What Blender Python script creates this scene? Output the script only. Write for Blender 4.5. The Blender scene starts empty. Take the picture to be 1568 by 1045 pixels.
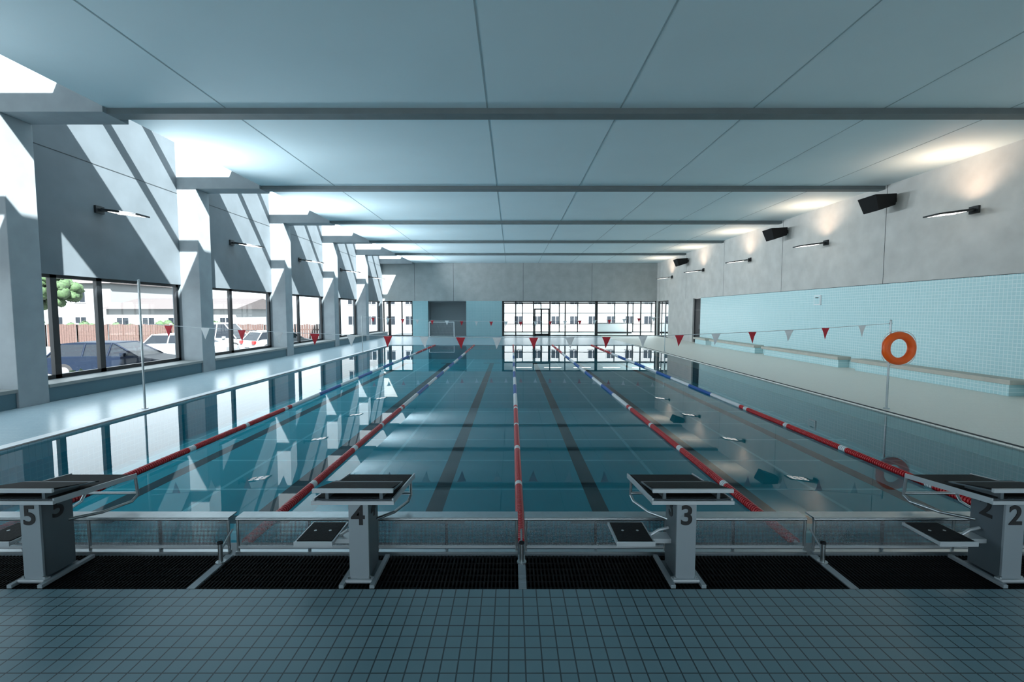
import bpy, math, random
from mathutils import Vector, Matrix
random.seed(4)
D=bpy.data; C=bpy.context; SC=C.scene
# ------------------------------------------------------------------ materials
def newmat(n):
    m=D.materials.new(n); m.use_nodes=True
    nt=m.node_tree; nt.nodes.clear()
    o=nt.nodes.new('ShaderNodeOutputMaterial')
    return m,nt,o
def N(nt,t,**k):
    n=nt.nodes.new(t)
    for a,b in k.items(): setattr(n,a,b)
    return n
def pbr(n,col,rough=.5,metal=0,emit=None,es=0,noise=0,nscale=3,bump=0,spec=.5):
    m,nt,o=newmat(n); p=N(nt,'ShaderNodeBsdfPrincipled')
    p.inputs['Base Color'].default_value=(*col,1); p.inputs['Roughness'].default_value=rough
    p.inputs['Metallic'].default_value=metal
    p.inputs['Specular IOR Level'].default_value=spec
    if emit: p.inputs['Emission Color'].default_value=(*emit,1); p.inputs['Emission Strength'].default_value=es
    if noise or bump:
        tc=N(nt,'ShaderNodeTexCoord'); no=N(nt,'ShaderNodeTexNoise'); no.inputs['Scale'].default_value=nscale
        no.inputs['Detail'].default_value=6
        nt.links.new(tc.outputs['Object'],no.inputs['Vector'])
        if noise:
            r=N(nt,'ShaderNodeValToRGB')
            r.color_ramp.elements[0].position=.3; r.color_ramp.elements[1].position=.7
            r.color_ramp.elements[0].color=(*[c*(1-noise) for c in col],1)
            r.color_ramp.elements[1].color=(*[min(1,c*(1+noise)) for c in col],1)
            nt.links.new(no.outputs['Fac'],r.inputs['Fac']); nt.links.new(r.outputs['Color'],p.inputs['Base Color'])
        if bump:
            b=N(nt,'ShaderNodeBump'); b.inputs['Strength'].default_value=bump; b.inputs['Distance'].default_value=.02
            nt.links.new(no.outputs['Fac'],b.inputs['Height']); nt.links.new(b.outputs['Normal'],p.inputs['Normal'])
    nt.links.new(p.outputs[0],o.inputs[0]); return m
def tile(n,c1,c2,mort,size,msz,rough,axes='xy',spec=.5,h=None):
    m,nt,o=newmat(n); p=N(nt,'ShaderNodeBsdfPrincipled'); p.inputs['Roughness'].default_value=rough
    p.inputs['Specular IOR Level'].default_value=spec
    tc=N(nt,'ShaderNodeTexCoord'); s=N(nt,'ShaderNodeSeparateXYZ'); c=N(nt,'ShaderNodeCombineXYZ')
    nt.links.new(tc.outputs['Object'],s.inputs[0])
    nt.links.new(s.outputs[axes[0].upper()],c.inputs[0]); nt.links.new(s.outputs[axes[1].upper()],c.inputs[1])
    b=N(nt,'ShaderNodeTexBrick'); b.offset=0; b.squash=1
    b.inputs['Scale'].default_value=1; b.inputs['Brick Width'].default_value=size; b.inputs['Row Height'].default_value=h or size
    b.inputs['Mortar Size'].default_value=msz; b.inputs['Mortar Smooth'].default_value=.1
    b.inputs['Color1'].default_value=(*c1,1); b.inputs['Color2'].default_value=(*c2,1); b.inputs['Mortar'].default_value=(*mort,1)
    nt.links.new(c.outputs[0],b.inputs['Vector']); nt.links.new(b.outputs['Color'],p.inputs['Base Color'])
    bp=N(nt,'ShaderNodeBump'); bp.inputs['Strength'].default_value=.3; bp.inputs['Distance'].default_value=.003; bp.invert=True
    nt.links.new(b.outputs['Fac'],bp.inputs['Height']); nt.links.new(bp.outputs[0],p.inputs['Normal'])
    nt.links.new(p.outputs[0],o.inputs[0]); return m
def glassmat(n,tint,ior=1.45,rough=0,bump=0,bscale=1.5):
    m,nt,o=newmat(n); t=N(nt,'ShaderNodeBsdfTransparent'); t.inputs[0].default_value=(*tint,1)
    g=N(nt,'ShaderNodeBsdfGlossy'); g.inputs['Roughness'].default_value=rough
    f=N(nt,'ShaderNodeFresnel'); f.inputs['IOR'].default_value=ior; x=N(nt,'ShaderNodeMixShader')
    nt.links.new(f.outputs[0],x.inputs[0]); nt.links.new(t.outputs[0],x.inputs[1]); nt.links.new(g.outputs[0],x.inputs[2])
    if bump:
        tc=N(nt,'ShaderNodeTexCoord'); no=N(nt,'ShaderNodeTexNoise'); no.inputs['Scale'].default_value=bscale; no.inputs['Detail'].default_value=2
        nt.links.new(tc.outputs['Object'],no.inputs['Vector'])
        b=N(nt,'ShaderNodeBump'); b.inputs['Strength'].default_value=bump; b.inputs['Distance'].default_value=.02
        nt.links.new(no.outputs['Fac'],b.inputs['Height']); nt.links.new(b.outputs[0],g.inputs['Normal']); nt.links.new(b.outputs[0],f.inputs['Normal'])
    nt.links.new(x.outputs[0],o.inputs[0]); return m
def perforated(n,col):
    m,nt,o=newmat(n); p=N(nt,'ShaderNodeBsdfPrincipled'); p.inputs['Base Color'].default_value=(*col,1)
    p.inputs['Metallic'].default_value=.85; p.inputs['Roughness'].default_value=.22
    t=N(nt,'ShaderNodeBsdfTransparent'); x=N(nt,'ShaderNodeMixShader')
    tc=N(nt,'ShaderNodeTexCoord'); s=N(nt,'ShaderNodeSeparateXYZ'); nt.links.new(tc.outputs['Object'],s.inputs[0])
    def sn(out,off=0):
        a=N(nt,'ShaderNodeMath',operation='MULTIPLY'); a.inputs[1].default_value=2*math.pi/.012
        b=N(nt,'ShaderNodeMath',operation='SINE'); nt.links.new(out,a.inputs[0]); nt.links.new(a.outputs[0],b.inputs[0]); return b.outputs[0]
    ml=N(nt,'ShaderNodeMath',operation='ADD'); nt.links.new(sn(s.outputs['X']),ml.inputs[0]); nt.links.new(sn(s.outputs['Z']),ml.inputs[1])
    g=N(nt,'ShaderNodeMath',operation='GREATER_THAN'); g.inputs[1].default_value=0.0; nt.links.new(ml.outputs[0],g.inputs[0])
    nt.links.new(g.outputs[0],x.inputs[0]); nt.links.new(p.outputs[0],x.inputs[1]); nt.links.new(t.outputs[0],x.inputs[2])
    nt.links.new(x.outputs[0],o.inputs[0]); return m
M={}
M['conc']=pbr('concrete',(.50,.51,.50),.75,noise=.10,nscale=1.6,bump=.08)
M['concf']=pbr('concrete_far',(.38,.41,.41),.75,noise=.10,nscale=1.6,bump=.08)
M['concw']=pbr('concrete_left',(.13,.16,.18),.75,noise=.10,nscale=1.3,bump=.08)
M['col']=pbr('column_concrete',(.28,.32,.345),.7,noise=.08,nscale=2.5,bump=.05)
M['seam']=pbr('seam_dark',(.03,.04,.045),.8)
M['seamc']=pbr('ceiling_joint',(.30,.40,.44),.8)
M['ceil']=pbr('ceiling_panel',(.62,.77,.83),.6,noise=.02,nscale=.6)
M['beam']=pbr('beam_concrete',(.15,.185,.20),.7,noise=.06,nscale=3)
M['ftile']=tile('front_floor_tile',(.135,.24,.28),(.15,.255,.295),(.035,.058,.07),.1,.0045,.32)
M['deckL']=tile('deck_tile_lit_cool',(.38,.50,.56),(.40,.52,.58),(.30,.41,.46),.1,.004,.25)  # same pale tile as the right deck, cool skylight cast put into the colour
M['deckR']=tile('deck_tile_lit_warm',(.86,.85,.79),(.88,.87,.81),(.72,.72,.68),.1,.004,.45)  # same pale tile, brighter and warmer light of this side put into the colour
M['wtile']=tile('wall_mosaic_x',(.45,.70,.74),(.48,.73,.77),(.70,.86,.89),.1,.008,.25,'yz')
M['wtiley']=tile('wall_mosaic_y',(.28,.50,.55),(.30,.52,.57),(.42,.62,.66),.1,.006,.25,'xz')
M['pool']=tile('pool_floor_panels',(.022,.43,.53),(.026,.45,.55),(.20,.70,.78),2.5,.035,.5,'xy',h=1.5)
M['pwall']=tile('pool_wall_panels',(.05,.36,.45),(.06,.38,.47),(.12,.46,.54),.1,.006,.5,'yz')
M['pline']=pbr('pool_lane_marking',(.006,.035,.05),.6)
M['steel']=pbr('brushed_steel',(.42,.47,.49),.3,.9,noise=.05,nscale=20)
M['alu']=pbr('white_aluminium',(.44,.49,.52),.35,.3)
M['plate']=pbr('post_front_plate',(.26,.31,.34),.4,.3)
M['post']=pbr('block_post_grey',(.10,.13,.15),.4,.4)
M['black']=pbr('black_antislip',(.008,.010,.012),.8,noise=.3,nscale=60,bump=.2,spec=.25)
M['frame']=pbr('dark_window_frame',(.012,.015,.018),.4)
M['num']=pbr('number_black',(.006,.007,.009),.6)
M['red']=pbr('rope_red',(.55,.010,.018),.35)
M['white']=pbr('rope_white',(.78,.82,.85),.4)
M['blue']=pbr('rope_blue',(.012,.11,.42),.35)
M['fred']=pbr('flag_red',(.60,.03,.05),.7); M['fwhite']=pbr('flag_white',(.9,.93,.95),.7)
M['orange']=pbr('ring_orange',(1.0,.14,.012),.45)
M['glass']=glassmat('window_glass',(.93,.97,.98),1.4)
M['water']=glassmat('pool_water',(.74,.96,.99),1.32,0,.015,1.2)
M['mesh']=perforated('perforated_steel',(.55,.62,.66))
M['led']=pbr('lamp_lens',(.5,.53,.55),.4,emit=(1,.96,.90),es=2.2)
M['panel']=pbr('lobby_lamp',(.9,.9,.9),.4,emit=(1,.97,.92),es=4)
M['pit']=pbr('channel_black',(.002,.003,.003),.8,spec=.1); M['bar']=pbr('grating_bar',(.005,.006,.007),.7,spec=.12)
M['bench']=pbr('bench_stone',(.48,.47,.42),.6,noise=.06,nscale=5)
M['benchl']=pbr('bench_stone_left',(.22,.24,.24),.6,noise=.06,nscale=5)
M['benchb']=pbr('bench_base_blue',(.08,.16,.20),.5)
M['asph']=pbr('asphalt',(.13,.135,.14),.9,noise=.1,nscale=4); M['pave']=pbr('paving_pale',(.18,.19,.19),.8,noise=.05,nscale=2)
M['grass']=pbr('leaf_green',(.018,.042,.012),.8,noise=.5,nscale=6,bump=.6)
M['wood']=pbr('fence_wood',(.05,.027,.022),.8,noise=.25,nscale=8); M['trunk']=pbr('bark',(.05,.035,.02),.9)
M['housew']=pbr('house_render',(.14,.15,.155),.8,noise=.03); M['roof']=pbr('roof_tile',(.045,.038,.038),.8,noise=.2,nscale=8)
M['dglass']=pbr('dark_glass',(.010,.013,.017),.3,spec=.15); M['tyre']=pbr('tyre',(.008,.008,.009),.8)
M['carblue']=pbr('car_paint_dark',(.005,.009,.018),.45,0,spec=.1); M['carwhite']=pbr('car_paint_white',(.20,.215,.225),.4,spec=.3)
M['tail']=pbr('tail_light',(.5,.01,.01),.3); M['rim']=pbr('rim',(.12,.12,.13),.5,.3)
M['spk']=pbr('speaker_black',(.008,.009,.010),.7,spec=.2); M['net']=pbr('net_white',(.6,.65,.68),.8)
M['grey']=pbr('recess_grey',(.24,.28,.30),.7)
# ------------------------------------------------------------------ mesh builder
class MB:
    def __init__(s): s.v=[];s.f=[];s.m=[];s.ml=[];s.sm=[]
    def mi(s,k):
        if k not in s.ml: s.ml.append(k)
        return s.ml.index(k)
    def add(s,vs,fs,k,smooth=False):
        o=len(s.v); s.v+= [tuple(v) for v in vs]
        for f in fs: s.f.append([o+i for i in f]); s.m.append(s.mi(k)); s.sm.append(smooth)
    def box(s,x0,x1,y0,y1,z0,z1,k):
        s.add([(x0,y0,z0),(x1,y0,z0),(x1,y1,z0),(x0,y1,z0),(x0,y0,z1),(x1,y0,z1),(x1,y1,z1),(x0,y1,z1)],
              [(0,3,2,1),(4,5,6,7),(0,1,5,4),(1,2,6,5),(2,3,7,6),(3,0,4,7)],k)
    def prism(s,poly,a0,a1,k,ax='x'):
        def P(p,a): return (a,p[0],p[1]) if ax=='x' else ((p[0],a,p[1]) if ax=='y' else (p[0],p[1],a))
        n=len(poly); vs=[P(p,a0) for p in poly]+[P(p,a1) for p in poly]
        fs=[tuple(range(n))[::-1],tuple(range(n,2*n))]+[(i,(i+1)%n,n+(i+1)%n,n+i) for i in range(n)]
        s.add(vs,fs,k)
    def cyl(s,p0,p1,r,k,seg=12,r1=None,cap=True):
        p0=Vector(p0);p1=Vector(p1); r1=r if r1 is None else r1
        q=(p1-p0).normalized().to_track_quat('Z','Y')
        vs=[];
        for p,rr in((p0,r),(p1,r1)):
            for i in range(seg):
                a=2*math.pi*i/seg; vs.append(p+q@Vector((rr*math.cos(a),rr*math.sin(a),0)))
        s.add(vs,[(i,(i+1)%seg,seg+(i+1)%seg,seg+i) for i in range(seg)],k,True)
        if cap: s.add(vs[:seg],[tuple(range(seg))[::-1]],k); s.add(vs[seg:],[tuple(range(seg))],k)
    def tube(s,pts,r,k,seg=10):
        for a,b in zip(pts[:-1],pts[1:]): s.cyl(a,b,r,k,seg)
        for p in pts[1:-1]: s.sphere(p,r,k,seg,6)
    def sphere(s,c,r,k,seg=12,rings=8,sc=(1,1,1)):
        vs=[];fs=[]
        for j in range(rings+1):
            t=math.pi*j/rings
            for i in range(seg):
                a=2*math.pi*i/seg
                vs.append((c[0]+r*sc[0]*math.sin(t)*math.cos(a),c[1]+r*sc[1]*math.sin(t)*math.sin(a),c[2]+r*sc[2]*math.cos(t)))
        for j in range(rings):
            for i in range(seg): fs.append((j*seg+i,j*seg+(i+1)%seg,(j+1)*seg+(i+1)%seg,(j+1)*seg+i))
        s.add(vs,fs,k,True)
    def torus(s,c,R,r,k,a0=0,a1=360,n=40,seg=14,ax='y'):
        vs=[];fs=[]
        for i in range(n+1):
            a=math.radians(a0+(a1-a0)*i/n)
            for j in range(seg):
                b=2*math.pi*j/seg; rr=R+r*math.cos(b)
                vs.append((c[0]+rr*math.cos(a),c[1]+r*math.sin(b),c[2]+rr*math.sin(a)))
        for i in range(n):
            for j in range(seg): fs.append((i*seg+j,i*seg+(j+1)%seg,(i+1)*seg+(j+1)%seg,(i+1)*seg+j))
        s.add(vs,fs,k,True)
    def text(s,ch,size,mat4,k):
        cu=D.curves.new('t','FONT'); cu.body=ch; cu.size=size; cu.extrude=.002; cu.offset=size*.02; cu.align_x='CENTER'; cu.align_y='CENTER'
        ob=D.objects.new('t',cu); SC.collection.objects.link(ob); C.view_layer.update()
        me=D.meshes.new_from_object(ob.evaluated_get(C.evaluated_depsgraph_get()))
        s.add([mat4@v.co for v in me.vertices],[tuple(p.vertices) for p in me.polygons],k)
        D.objects.remove(ob); D.meshes.remove(me)
    def obj(s,name,bevel=0,loc=(0,0,0)):
        me=D.meshes.new(name); me.from_pydata(s.v,[],s.f)
        for k in s.ml: me.materials.append(M[k])
        for p,i,sm in zip(me.polygons,s.m,s.sm): p.material_index=i; p.use_smooth=sm
        me.update(); ob=D.objects.new(name,me); SC.collection.objects.link(ob); ob.location=loc
        if bevel:
            b=ob.modifiers.new('bevel','BEVEL'); b.width=bevel; b.segments=2; b.limit_method='ANGLE'
        return ob
def inst(ob,loc,rot=(0,0,0)):
    o=D.objects.new(ob.name.split('.')[0],ob.data); SC.collection.objects.link(o); o.location=loc; o.rotation_euler=rot
    for m in ob.modifiers:
        b=o.modifiers.new(m.name,m.type); b.width=m.width; b.segments=m.segments; b.limit_method=m.limit_method
    return o
# ------------------------------------------------------------------ dimensions
YB=-4.0; YF=40.0; XL=-11.4; XR=12.6; XC=-8.6; PX=7.75; PY0=4.0; PY1=29.0; DEP=-.90
ZC=6.37; ZB=6.25; ZR=8.7; ZT=8.6
COLS=[-2.05+5.9*i for i in range(8)]
# ------------------------------------------------------------------ floor
b=MB()
b.box(XL-.3,XR+.3,YB-.3,3.30,-.3,0,'ftile')
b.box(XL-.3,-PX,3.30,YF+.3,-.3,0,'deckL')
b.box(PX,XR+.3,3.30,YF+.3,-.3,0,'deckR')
b.box(-PX,PX,PY1,YF+.3,-.3,0,'deckL')
b.box(-PX,PX,3.30,3.78,-.3,-.06,'pit')
b.box(-PX,PX,3.78,4.0,-.3,-.005,'post')
b.obj('floor')
b=MB()
for i in range(int(15.5/.03)):
    x=-PX+.015+i*.03
    b.box(x-.006,x+.006,3.30,3.78,-.06,-.004,'bar')
for k in range(6): b.box(-PX,PX,3.32+k*.085,3.328+k*.085,-.058,-.006,'bar')
for x in (-7.5,-5,-2.5,0,2.5,5,7.5): b.box(x-.03,x+.03,3.30,3.78,-.05,.004,'plate')
b.obj('floor_drain_grating')
for sx in(-1,1):
    b=MB(); x0,x1=sorted((sx*PX,sx*(PX+.08)))
    b.box(x0,x1,4.0,PY1,0.0,.006,'seam')
    x0,x1=sorted((sx*(PX+.08),sx*(PX+.30))); b.box(x0,x1,4.0,PY1,0.0,.004,'white' if sx<0 else 'deckR')
    b.obj('overflow_channel')
# ------------------------------------------------------------------ pool
b=MB()
b.box(-PX-.2,PX+.2,PY0-.2,PY1+.2,DEP-.2,DEP,'pool')
b.box(-PX-.2,-PX,PY0,PY1,DEP,-.3,'pwall'); b.box(PX,PX+.2,PY0,PY1,DEP,-.3,'pwall')
b.box(-PX-.2,PX+.2,PY0-.2,PY0,DEP,-.3,'pwall'); b.box(-PX-.2,PX+.2,PY1,PY1+.2,DEP,-.3,'pwall')
for x in(-6.25,-3.75,-1.25,1.25,3.75,6.25):
    b.box(x-.125,x+.125,6.5,26.5,DEP,DEP+.004,'pline')
    b.box(x-.5,x+.5,6.25,6.5,DEP,DEP+.004,'pline'); b.box(x-.5,x+.5,26.5,26.75,DEP,DEP+.004,'pline')
b.obj('swimming_pool_basin')
b=MB(); b.add([(-PX,PY0,-.03),(PX,PY0,-.03),(PX,PY1,-.03),(-PX,PY1,-.03)],[(0,1,2,3)],'water'); b.obj('pool_water')
# ------------------------------------------------------------------ lane ropes
def rope(x):
    b=MB(); seg=12; y=4.02; dy=.035
    def colr(y):
        d=min(y-4,29-y)
        if d<6.0:
            return 'white' if (d%1.45)>1.33 else 'red'
        return 'white' if int((d-6)/1.45)%2==0 else 'blue'
    while y<28.98:
        k=colr(y); prof=[(0,.022),(.004,.045),(.026,.045),(.03,.022)]
        vs=[];fs=[]
        for (o,r) in prof:
            for i in range(seg):
                a=2*math.pi*i/seg; vs.append((r*math.cos(a),y+o,r*math.sin(a)))
        for j in range(3):
            for i in range(seg): fs.append((j*seg+i,(j+1)*seg+i,(j+1)*seg+(i+1)%seg,j*seg+(i+1)%seg))
        b.add(vs,fs,k,False); y+=dy
    b.cyl((0,4.0,0),(0,29.0,0),.021,'white',8)
    return b
r0=rope(0).obj('lane_rope',loc=(0,0,-.012))
for x in(-5,-2.5,2.5,5): inst(r0,(x,0,-.012))
# ------------------------------------------------------------------ headwall (turning board)
b=MB()
for i in range(6):
    x0=-7.5+2.5*i+.03; x1=x0+2.44; ya=3.84
    b.box(x0,x1,ya,ya+.004,.05,.28,'mesh')
    b.cyl((x0,ya,.292),(x1,ya,.292),.016,'steel'); b.box(x0,x1,ya-.012,ya+.11,.296,.308,'steel')
    b.box(x0,x1,ya-.01,ya+.012,.035,.052,'alu'); b.box(x0,x1,ya-.03,ya+.02,-.005,.010,'steel')
    for xx in(x0+.01,x1-.01,(x0+x1)/2): b.cyl((xx,ya,0.0),(xx,ya,.30),.012,'steel')
    for xx in(x0+.62,x0+1.82): b.box(xx-.010,xx+.010,ya+.01,ya+.03,.0,.30,'post')
b.obj('pool_headwall')
b=MB(); b.cyl((0,0,0),(0,0,.16),.018,'steel'); b.cyl((0,0,.16),(0,0,.175),.022,'black'); b.cyl((0,0,0),(0,0,.01),.04,'steel')
b.tube([(0,.01,.1),(0,.10,.16),(0,.17,.2)],.008,'steel',8)
p0=b.obj('floor_socket_post',loc=(0,3.66,.004))
for x in(-5,-2.5,2.5,5): inst(p0,(x,3.66,.004))
# ------------------------------------------------------------------ starting blocks
def block(n,x):
    b=MB()
    for sx in(-.115,.115): b.box(sx-.018,sx+.018,3.30,3.74,.004,.03,'plate')
    b.box(-.115,.115,3.36,3.66,.004,.022,'post'); b.box(-.10,.10,3.345,3.40,.022,.04,'alu')
    for sx in(-.08,.08): b.cyl((sx,3.375,.04),(sx,3.375,.055),.012,'steel',8)
    b.box(-.068,.068,3.385,3.64,.03,.66,'post'); b.box(-.074,.074,3.372,3.39,.03,.67,'plate')
    b.prism([(3.40,.60),(3.95,.55),(3.95,.60),(3.40,.67)],-.06,.06,'post')
    w=.285
    b.prism([(3.29,.676),(4.0,.598),(4.0,.622),(3.29,.700)],-w,w,'post')
    b.prism([(3.31,.700),(3.985,.6255),(3.985,.632),(3.31,.707)],-w+.01,w-.01,'black')
    for sx in(-1,1):
        a0,a1=sorted((sx*w,sx*(w+.012))); b.prism([(3.27,.668),(4.01,.592),(4.01,.634),(3.27,.712)],a0,a1,'alu')
    b.box(-w-.018,w+.018,3.255,3.275,.668,.696,'alu')
    b.prism([(3.275,.77),(3.62,.708),(3.62,.698),(3.275,.755)],-w,w,'post')
    b.prism([(3.28,.783),(3.66,.698),(3.66,.690),(3.28,.77)],-w+.008,w-.008,'black')
    b.box(-w-.012,w+.012,3.258,3.278,.756,.784,'alu')
    for sx in(-.2,.2): b.prism([(3.29,.70),(3.56,.68),(3.56,.70),(3.29,.76)],sx-.012,sx+.012,'post')
    for sx in(-1,1):
        b.tube([(sx*.06,3.60,.40),(sx*.16,3.80,.37),(sx*.23,4.02,.37),(sx*.245,4.07,.41),(sx*.245,4.05,.60)],.013,'steel',10)
    b.tube([(-.245,4.065,.43),(.245,4.065,.43)],.013,'steel',10)
    b.box(-.52,-.22,3.42,3.76,.275,.300,'alu'); b.box(-.505,-.235,3.435,3.745,.300,.306,'black')
    b.box(-.52,-.22,3.412,3.422,.268,.306,'alu')
    for sx in(-.43,-.31): b.cyl((sx,3.60,.306),(sx,3.60,.308),.011,'alu',10)
    b.prism([(3.50,.25),(3.62,.25),(3.62,.285),(3.50,.285)],-.24,-.06,'alu')
    b.tube([(-.24,3.56,.27),(-.15,3.56,.33),(-.07,3.56,.35)],.012,'alu',8)
    R=Matrix.Rotation(math.radians(90),4,'X')
    b.text(str(n),.21,Matrix.Translation((0,3.369,.53))@R,'num')
    s=-1 if x>0 else 1
    b.text(str(n),.21,Matrix.Translation((s*.070,3.52,.53))@Matrix.Rotation(math.radians(90*s),4,'Z')@R,'num')
    return b.obj('starting_block',.002,loc=(x,0,0))
for n,x in zip((6,5,4,3,2,1),(-6.25,-3.75,-1.25,1.25,3.75,6.25)): block(n,x)
# ------------------------------------------------------------------ ceiling + roof
b=MB()
b.box(XC,XR+.3,YB-.3,YF+.3,ZC,ZR,'ceil')
for x in(-6.1,-.6,2.2,5.0,7.75,10.4): b.box(x-.014,x+.014,YB,YF,ZC-.004,ZC,'seamc')
b.obj('ceiling')
for y in COLS[:-1]:
    b=MB(); b.box(XC,XR,y+.10,y+.40,ZB,ZC-.005,'beam'); b.obj('ceiling_beam')
# ------------------------------------------------------------------ skylight
b=MB()
for y in COLS:
    b.box(XL,XC,y,y+.65,ZB,ZT-.02,'col')
b.obj('skylight_beams')
b=MB()
for y in COLS[:-1]:
    for k in(2.32,4.12): b.box(XL,XC,y+k,y+k+.11,ZT-.32,ZT-.02,'col')
b.box(XL,XL+.08,YB,YF,ZT-.06,ZT+.02,'alu'); b.box(XC-.08,XC,YB,YF,ZT-.06,ZT+.02,'alu')
b.add([(XL,YB,ZT),(XC,YB,ZT),(XC,YF,ZT),(XL,YF,ZT)],[(0,1,2,3)],'glass')
b.obj('window_skylight')
# ------------------------------------------------------------------ left wall
b=MB(); ww=XL-.3
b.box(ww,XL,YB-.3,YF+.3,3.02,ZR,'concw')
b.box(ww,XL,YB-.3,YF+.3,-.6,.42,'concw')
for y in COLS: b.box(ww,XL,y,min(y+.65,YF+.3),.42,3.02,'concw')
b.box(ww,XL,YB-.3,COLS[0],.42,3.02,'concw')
b.box(XL,XL+.004,YB,YF,6.08,6.10,'seam')
b.obj('wall_left')
for y in COLS[:-1]:
    b=MB(); b.box(XL,XL+.65,y,y+.65,0,ZB,'col'); b.obj('column',.01)
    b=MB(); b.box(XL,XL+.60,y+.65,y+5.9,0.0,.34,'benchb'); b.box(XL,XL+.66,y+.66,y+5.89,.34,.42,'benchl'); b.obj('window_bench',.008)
wn=1
for y in COLS[:-1]:
    b=MB(); y0=y+.65; y1=y+5.9; x=XL-.16
    def fr(a,c): b.box(x-.04,x+.06,a,c,.42,3.02,'frame')
    fr(y0,y0+.08); fr(y0+.92,y0+1.08); fr(y0+2.18,y0+2.34); fr(y1-.10,y1)
    b.box(x-.04,x+.06,y0,y1,2.94,3.02,'frame'); b.box(x-.04,x+.06,y0,y1,.42,.52,'frame')
    b.add([(x,y0,.5),(x,y1,.5),(x,y1,2.96),(x,y0,2.96)],[(0,1,2,3)],'glass')
    b.obj('window_%d'%wn); wn+=1
# ------------------------------------------------------------------ right wall
b=MB()
b.box(XR,XR+.3,YB-.3,YF+.3,3.05,ZC,'conc')
for y in COLS: b.box(XR-.003,XR,y+.0,y+.018,3.06,ZC,'seam')
b.box(XR-.004,XR,YB,30.7,3.045,3.06,'seam')
b.obj('wall_right')
b=MB(); b.box(XR,XR+.3,YB-.3,30.7,0,3.05,'wtile'); b.obj('wall_right_tiled')
b=MB(); b.box(XR,XR+.3,32.0,37.0,0,3.05,'conc'); b.obj('wall_right_pier')
b=MB(); b.box(XR,XR+.3,39.8,40.3,0,3.05,'conc'); b.obj('wall_right_corner')
b=MB(); x=XR+.1
b.box(x,x+.06,30.72,30.80,.0,3.03,'frame'); b.box(x,x+.06,31.9,31.98,.0,3.03,'frame'); b.box(x,x+.06,30.72,31.98,2.95,3.03,'frame'); b.box(x,x+.06,30.72,31.98,2.2,2.28,'frame')
b.box(x+.01,x+.04,30.8,31.9,0,2.2,'dglass'); b.box(x+.01,x+.04,30.8,31.9,2.28,2.95,'dglass'); b.cyl((x-.03,31.0,.95),(x-.03,31.0,1.25),.012,'steel')
b.obj('door_2')
b=MB()
for yy in(37.0,37.95,38.9,39.72): b.box(x,x+.06,yy,yy+.08,0,3.05,'frame')
b.box(x,x+.06,37,39.8,2.97,3.05,'frame'); b.box(x,x+.06,37,39.8,0,.08,'frame')
b.add([(x+.03,37,0),(x+.03,39.8,0),(x+.03,39.8,3.05),(x+.03,37,3.05)],[(0,1,2,3)],'glass')
b.obj('window_%d'%wn); wn+=1
for y0,y1 in((5.3,10.6),(11.05,16.3),(16.95,22.2),(22.85,28.1),(28.7,30.6)):
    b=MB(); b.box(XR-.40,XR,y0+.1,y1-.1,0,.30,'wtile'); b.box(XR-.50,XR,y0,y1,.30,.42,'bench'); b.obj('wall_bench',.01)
# ------------------------------------------------------------------ far wall
b=MB()
b.box(XL-.3,XR+.3,YF,YF+.3,3.08,ZR,'concf')
for x in(-8.6,-5.2,.9,6.9): b.box(x-.012,x+.012,YF-.004,YF,3.08,ZC,'seam')
b.obj('wall_far')
b=MB()
b.box(-8.8,-7.45,YF,YF+.3,0,3.08,'wtiley'); b.box(-4.1,-.95,YF,YF+.3,0,3.08,'wtiley')
b.box(-7.45,-4.1,YF+1.5,YF+1.6,0,3.08,'grey'); b.box(-7.55,-7.45,YF+.3,YF+1.6,0,3.08,'grey'); b.box(-4.1,-4.0,YF+.3,YF+1.6,0,3.08,'grey')
b.box(-7.45,-4.1,YF+.3,YF+1.6,2.98,3.08,'grey'); b.box(-7.45,-4.1,YF+.3,YF+1.6,-.1,0,'grey')
b.obj('wall_far_tiled')
def facade(name,xs,x0,x1,Y,thick=()):
    b=MB()
    for xx in xs:
        w=.12 if xx in thick else .05
        b.box(max(x0,xx-w),min(x1,xx+w),Y+.08,Y+.18,0,3.08,'frame')
    b.box(x0,x1,Y+.08,Y+.18,2.98,3.08,'frame'); b.box(x0,x1,Y+.08,Y+.18,0,.08,'frame')
    b.add([(x0,Y+.13,0),(x1,Y+.13,0),(x1,Y+.13,3.08),(x0,Y+.13,3.08)],[(0,1,2,3)],'glass')
    return b.obj(name)
facade('window_%d'%wn,(-11.35,-10.84,-9.75,-8.85),XL,-8.8,YF,(-10.84,)); wn+=1
facade('window_%d'%wn,(-.9,.25,1.8,3.26,4.6,7.34,10.1,11.25,12.55),-.95,XR,YF,(7.34,-.9)); wn+=1
b=MB()
for a,c in((1.86,1.98),(3.10,3.20),(2.49,2.57)): b.box(a,c,YF+.02,YF+.075,0.01,2.4,'frame')
b.box(1.86,3.2,YF+.02,YF+.075,2.30,2.42,'frame'); b.box(1.86,3.2,YF+.02,YF+.075,.01,.2,'frame')
for xx in(2.44,2.62): b.cyl((xx,YF-.02,.9),(xx,YF-.02,1.3),.015,'steel'); b.cyl((xx,YF-.02,.95),(xx,YF+.03,.95),.01,'steel',6); b.cyl((xx,YF-.02,1.25),(xx,YF+.03,1.25),.01,'steel',6)
b.obj('door_1')
b=MB(); b.box(-.95,16,YF+.3,47,-.1,0.0,'deckR'); b.obj('floor_lobby')
b=MB(); b.box(-1.2,16,YF+.3,47.2,3.12,3.5,'ceil')
for k in range(5): b.box(.2+2.8*k,1.8+2.8*k,43,43.2,3.09,3.12,'panel')
b.obj('ceiling_lobby')
b=MB(); b.box(-1.2,-.95,YF+.3,47.2,0,3.12,'grey'); b.obj('wall_lobby')
b=MB()
x=-.9
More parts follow.
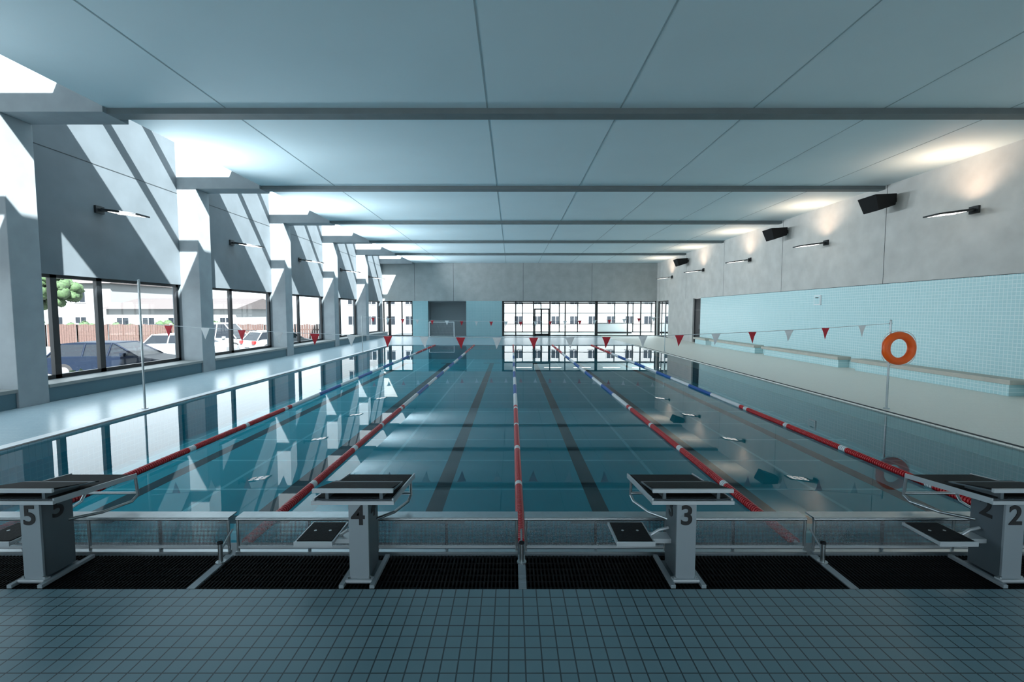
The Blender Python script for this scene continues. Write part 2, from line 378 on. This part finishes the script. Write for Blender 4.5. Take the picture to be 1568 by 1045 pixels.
while x<16: b.box(x-.05,x+.05,47.0,47.1,0,3.1,'frame'); x+=1.9
b.box(-.95,16,47,47.1,2.95,3.1,'frame'); b.box(-.95,16,47,47.1,0,.1,'frame'); b.box(-.95,16,47,47.06,1.95,2.02,'frame'); b.box(-.95,16,47,47.06,.85,.92,'frame')
b.obj('window_%d'%wn); wn+=1
b=MB(); b.box(8.0,11.5,44.0,44.7,0.0,1.0,'white'); b.box(7.9,11.6,43.95,44.75,1.0,1.05,'frame'); b.box(8.0,11.5,43.98,44.0,.05,.2,'frame'); b.obj('reception_counter',.01)
# ------------------------------------------------------------------ wall behind the viewer, with unseen windows added for fill light
b=MB()
b.box(XL-.3,XR+.3,YB-.3,YB,3.2,ZR,'conc'); b.box(XL-.3,XR+.3,YB-.3,YB,0,.4,'conc')
for x in(-11.7,-5.5,.5,6.5,12.3): b.box(x,x+.6,YB-.3,YB,.4,3.2,'conc')
b.obj('wall_front')
for i,x in enumerate((-11.1,-4.9,1.1,7.1)):
    b=MB(); x1=(-5.5,.5,6.5,12.3)[i]
    for a,c in((x,x+.06),(x1-.06,x1),((x+x1)/2-.03,(x+x1)/2+.03)): b.box(a,c,YB-.18,YB-.1,.4,3.2,'frame')
    b.box(x,x1,YB-.18,YB-.1,3.12,3.2,'frame'); b.box(x,x1,YB-.18,YB-.1,.4,.48,'frame')
    b.add([(x,YB-.14,.4),(x1,YB-.14,.4),(x1,YB-.14,3.2),(x,YB-.14,3.2)],[(0,1,2,3)],'glass'); b.obj('window_%d'%wn); wn+=1
# ------------------------------------------------------------------ wall lamps
b=MB()
b.box(-.06,0,-.13,.13,-.10,.10,'frame')
b.prism([(-.05,.03),(-.05,-.03),(-.35,-.065),(-.35,-.03)],-.06,.06,'frame','y')
b.prism([(-.28,-.005),(-.28,-.065),(-1.22,-.175),(-1.22,-.135)],-.24,.24,'frame','y')
for k in range(3):
    for j in(-.15,0,.15):
        xa=-.42-.26*k; d=(-.42-xa)*.117
        b.prism([(xa,-.080-d),(xa,-.088-d),(xa-.2,-.1115-d),(xa-.2,-.108-d)],j-.035,j+.035,'led','y')
lamp0=None
for k in range(6):
    y=6.75+5.9*k
    for side in(1,-1):
        X=XR if side>0 else XL
        if lamp0 is None: o=b.obj('wall_lamp',loc=(X,y,4.88)); lamp0=o
        else: o=inst(lamp0,(X,y,4.88),(0,0,0 if side>0 else math.pi))
        l=D.lights.new('uplight_and_fill','AREA'); l.shape='RECTANGLE'; l.size=.9; l.size_y=.4
        lo=D.objects.new('uplight_and_fill',l); SC.collection.objects.link(lo); lo.parent=o; lo.location=(-.75,0,.03)
        if side>0:
            l.energy=17; l.color=(1,.68,.48); l.spread=math.radians(135); lo.rotation_euler=(math.pi,math.radians(-5),0)
        else:
            l.energy=(12,90,150,160,160,160)[k]; l.color=(.86,.95,1.0); l.spread=math.radians(85)  # left side: added cool fill for the ceiling, not the fixture's own light
            lo.rotation_euler=Vector((-1.0,0,.20)).to_track_quat('-Z','Y').to_euler()
# ------------------------------------------------------------------ speakers
b=MB()
b.add([(-.80,-.33,-.34),(-.80,.33,-.34),(-.98,.40,.16),(-.98,-.40,.16),(-.12,-.16,-.12),(-.12,.16,-.12),(-.12,.2,.24),(-.12,-.2,.24)],
      [(0,3,2,1),(4,5,6,7),(0,1,5,4),(1,2,6,5),(2,3,7,6),(3,0,4,7)],'spk')
b.box(-.12,0,-.06,.06,-.02,.14,'frame')
s0=b.obj('wall_speaker',.02,loc=(XR,15.3,5.72)); 
for y in(21.2,33.0): inst(s0,(XR,y,5.72))
b=MB(); b.box(XR-.06,XR,18.7,19.1,2.38,2.78,'white'); b.box(XR-.066,XR-.06,18.74,19.06,2.42,2.74,'wtile'); b.box(XR-.07,XR-.066,18.80,19.0,2.66,2.70,'frame'); b.obj('wall_control_box',.01)
# ------------------------------------------------------------------ flags
def flags(Y,zl,zr,sag):
    b=MB(); n=20; x0,x1=-7.95,7.95
    def zz(x):
        t=(x-x0)/(x1-x0); return zl+(zr-zl)*t-4*sag*t*(1-t)
    pts=[(x0+(x1-x0)*i/60,Y,zz(x0+(x1-x0)*i/60)) for i in range(61)]
    for a,c in zip(pts[:-1],pts[1:]): b.cyl(a,c,.006,'white',5,cap=False)
    for i in range(n):
        x=-7.40+.778*i; z=zz(x); tw=random.uniform(-.25,.25); sw=random.uniform(-.02,.02)
        k='fred' if i%2==0 else 'fwhite'; c,s=math.cos(tw)*.10,math.sin(tw)*.10
        b.add([(x-c,Y-s,z),(x+c,Y+s,z),(x+sw,Y+.01,z-.25),(x,Y,z-.11),(x-c*.55,Y-s*.55-.006,z-.10),(x+c*.55,Y+s*.55+.006,z-.10)],
              [(0,4,3,5,1),(4,2,3),(3,2,5)],k)
    b.obj('backstroke_flag_line')
flags(9.7,1.84,1.84,.30); flags(24.0,1.84,1.84,.25)
def pole(x,y,h):
    b=MB(); b.cyl((0,0,0.004),(0,0,.02),.06,'steel',20); b.cyl((0,0,.02),(0,0,h),.021,'steel',14); b.sphere((0,0,h),.023,'steel',12,6); b.torus((0,0,h-.06),.03,.006,'steel',n=16,seg=6)
    b.obj('flag_pole',loc=(x,y,0.002))
pole(-7.99,9.7,2.75); pole(7.99,9.7,1.90); pole(-7.99,24,1.9); pole(7.99,24,1.9)
# ------------------------------------------------------------------ life ring
b=MB(); c=(0,0,0)
b.torus(c,.275,.078,'orange',n=56,seg=16)
pts=[]
for i in range(65):
    a=2*math.pi*i/64; rr=.36+.035*abs(math.sin(2*a)); pts.append((rr*math.cos(a),0,rr*math.sin(a)))
b.tube(pts,.006,'white',6)
b.obj('life_ring',loc=(8.09,9.585,1.32))
# ------------------------------------------------------------------ water polo goal
b=MB(); x0,x1=-7.1,-5.0; y=38.6
b.tube([(x0,y,0.02),(x0,y,1.25),(x1,y,1.25),(x1,y,0.02)],.035,'white',10)
b.tube([(x0,y,1.25),(x0,y+.8,.03),(x1,y+.8,.03),(x1,y,1.25)],.02,'steel',8); b.tube([(x0,y,.03),(x0,y+.8,.03)],.02,'steel',8); b.tube([(x1,y,.03),(x1,y+.8,.03)],.02,'steel',8)
for i in range(1,20):
    t=i/20; xx=x0+(x1-x0)*t; b.cyl((xx,y,1.25),(xx,y+.8,.03),.004,'net',4,cap=False)
for i in range(1,12):
    t=i/12; b.cyl((x0,y+.8*t,1.25-1.22*t),(x1,y+.8*t,1.25-1.22*t),.004,'net',4,cap=False)
b.obj('water_polo_goal')
# ------------------------------------------------------------------ outdoors
b=MB(); b.box(-120,XL-.3,-60,140,-.9,-.6,'asph'); b.box(-120,-22,30,140,-.6,-.57,'pave'); b.box(XL-.3,80,YF+1.6,140,-.4,-.1,'pave'); b.box(XL-.3,60,-60,YB-.3,-.4,-.1,'pave'); b.obj('ground')
b=MB()
x=-60
while x<-14.5:
    b.box(x,x+.16,35,35.03,-.6,1.15+.03*math.sin(x*7),'wood'); x+=.19
for z in(-.2,.7): b.box(-60,-14.5,35.03,35.08,z,z+.1,'wood')
x=-60
while x<-14: b.box(x,x+.12,35.0,35.12,-.6,1.25,'housew'); x+=2.4
b.obj('wooden_fence')
def house(name,x,y,w,d,h,rh,rot=0):
    b=MB(); b.box(0,w,0,d,0,h,'housew'); b.prism([(-.5,h),(d+.5,h),(d/2,h+rh)],-.4,w+.4,'roof','x')
    n=int(w/2.6)
    for fl in range(int(h/2.8)):
        for i in range(n):
            xx=1+i*2.6; zz=.9+2.8*fl
            b.box(xx,xx+1.3,-.05,0,zz,zz+1.3,'carwhite'); b.box(xx+.08,xx+1.22,-.07,-.05,zz+.08,zz+1.22,'dglass'); b.box(xx+.62,xx+.68,-.09,-.07,zz,zz+1.3,'carwhite')
    o=b.obj(name,loc=(x,y,-.58)); o.rotation_euler=(0,0,rot)
house('house',-62,50,18,10,5.8,3.2); house('house',-41,46,13,9,3.0,1.2); house('apartment_building',-26,62,18,10,9,.6)
house('apartment_building',-6,64,34,10,6,.5)
def blob(name,loc,r,trunk=2.0,n=60,sc=(1,1,1)):
    b=MB()
    if trunk: b.cyl((0,0,0),(0,0,trunk+r*.7),.14,'trunk',8,.06)
    for i in range(n):
        while True:
            u=[random.uniform(-1,1) for _ in range(3)]
            if sum(t*t for t in u)<1: break
        p=(u[0]*r*sc[0],u[1]*r*sc[1],trunk+r*.75*sc[2]+u[2]*r*.75*sc[2])
        b.sphere(p,random.uniform(.16,.30)*r,'grass',8,6)
    for i,v in enumerate(b.v):
        if v[2]>trunk*.9+.1: b.v[i]=(v[0]+random.uniform(-.06,.06)*r,v[1]+random.uniform(-.06,.06)*r,v[2]+random.uniform(-.06,.06)*r)
    b.obj(name,loc=loc)
blob('tree',(-41.5,41.0,-.6),1.9,3.3,80); blob('tree',(-46.5,42,-.6),2.2,3.5,80)
for i in range(7): blob('hedge',(-46+3.6*i,36.9,-.6),1.3,0,40,(1.4,.5,.9))
for i in range(2): blob('bush',(-15.4-2.4*i,15.7,-.55),.5,0,36,(1.2,.8,.8))
def car(name,paint,loc,rot,van=False):
    b=MB(); L=4.5; W=.88; H=1.95 if van else 1.46
    lower=[(0,.30),(.02,.62),(.10,.86),(.55,.93),(L-1.15,.93),(L-.15,.74),(L,.55),(L,.28),(L-.35,.22),(.35,.22)]
    def loft(poly,ws,ins,k):
        vs=[];m=len(poly)
        cy=sum(p[0] for p in poly)/m; cz=sum(p[1] for p in poly)/m
        for w,i in zip(ws,ins):
            for p in poly: vs.append((p[0]+(cy-p[0])*i,w,p[1]+(cz-p[1])*i))
        fs=[(j*m+a,j*m+(a+1)%m,(j+1)*m+(a+1)%m,(j+1)*m+a) for j in range(len(ws)-1) for a in range(m)]
        fs+=[tuple(range(m))[::-1],tuple((len(ws)-1)*m+a for a in range(m))]; b.add(vs,fs,k,False)
    loft(lower,(-W,-W*.93,0,W*.93,W),(.05,.0,0,.0,.05),paint)
    if van: cab=[(.08,.88),(.20,H-.1),(.40,H),(L-1.6,H-.02),(L-.75,.90)]
    else: cab=[(.18,.88),(.62,H-.06),(1.1,H),(2.55,H-.02),(L-1.05,.90)]
    vs=[]; m=len(cab)
    for s in(-1,1):
        for p in cab:
            t=(p[1]-.88)/(H-.88); vs.append((p[0],s*(W-.05-.17*t),p[1]))
    b.add(vs,[tuple(range(m))[::-1],tuple(range(m,2*m))]+[(i,(i+1)%m,m+(i+1)%m,m+i) for i in range(m)],'dglass')
    top=[(cab[1][0]-.02,cab[1][1]-.02),(cab[1][0]+.02,cab[1][1]+.03),(cab[2][0],H+.02),(cab[3][0],H),(cab[3][0]+.06,H-.07)]
    b.prism(top,-W+.20,W-.20,paint,'y')
    for s in(-1,1):
        for (xa,xb) in((cab[0][0],cab[1][0]),(1.45,1.5),(2.35,2.45),(cab[4][0],cab[3][0])):
            b.cyl((xa,s*(W-.045),.9),(xb,s*(W-.205),H-.03),.035,paint,6)
        for wx in(.82,L-.85):
            b.cyl((wx,s*(W-.18),.32),(wx,s*(W+.005),.32),.325,'tyre',22); b.cyl((wx,s*(W+.005),.32),(wx,s*(W+.02),.32),.20,'rim',14)
        b.box(-.03,.10,min(s*.55,s*.84),max(s*.55,s*.84),.66,.86,'tail'); b.box(L-.12,L+.0,min(s*.5,s*.82),max(s*.5,s*.82),.56,.70,'carwhite')
        b.box(2.9,3.05,min(s*.82,s*1.0),max(s*.82,s*1.0),.92,1.05,paint)
    b.box(-.03,0,-.26,.26,.45,.57,'carwhite')
    o=b.obj(name,loc=loc); o.rotation_euler=(0,0,rot)
car('car','carblue',(-18.7,18.6,-.6),math.radians(8))
car('car','carwhite',(-20.9,26.0,-.6),math.radians(8)); car('van','carwhite',(-22.6,31.5,-.6),math.radians(3),True); car('car','carwhite',(-17.0,29.0,-.6),math.radians(60))
# ------------------------------------------------------------------ light, world, camera
w=D.worlds.new('world'); SC.world=w; w.use_nodes=True; nt=w.node_tree; nt.nodes.clear()
o=N(nt,'ShaderNodeOutputWorld'); bg=N(nt,'ShaderNodeBackground'); bg.inputs[0].default_value=(.84,.94,1.0,1); bg.inputs[1].default_value=2.1
nt.links.new(bg.outputs[0],o.inputs[0])
s=D.lights.new('sun','SUN'); s.energy=26; s.angle=math.radians(.6); s.color=(1,.99,.97); so=D.objects.new('sun',s); SC.collection.objects.link(so)
so.rotation_euler=Vector((-.47,.86,-1)).to_track_quat('-Z','Y').to_euler(); so.location=(10,-20,30)
cam=D.cameras.new('camera'); cam.sensor_width=36; cam.lens=16.0; cam.clip_end=500; co=D.objects.new('camera',cam); SC.collection.objects.link(co)
co.location=(-.08,0,2.08); co.rotation_euler=(math.radians(90-3.61),0,0); SC.camera=co
SC.view_settings.view_transform='Standard'; SC.view_settings.exposure=.85
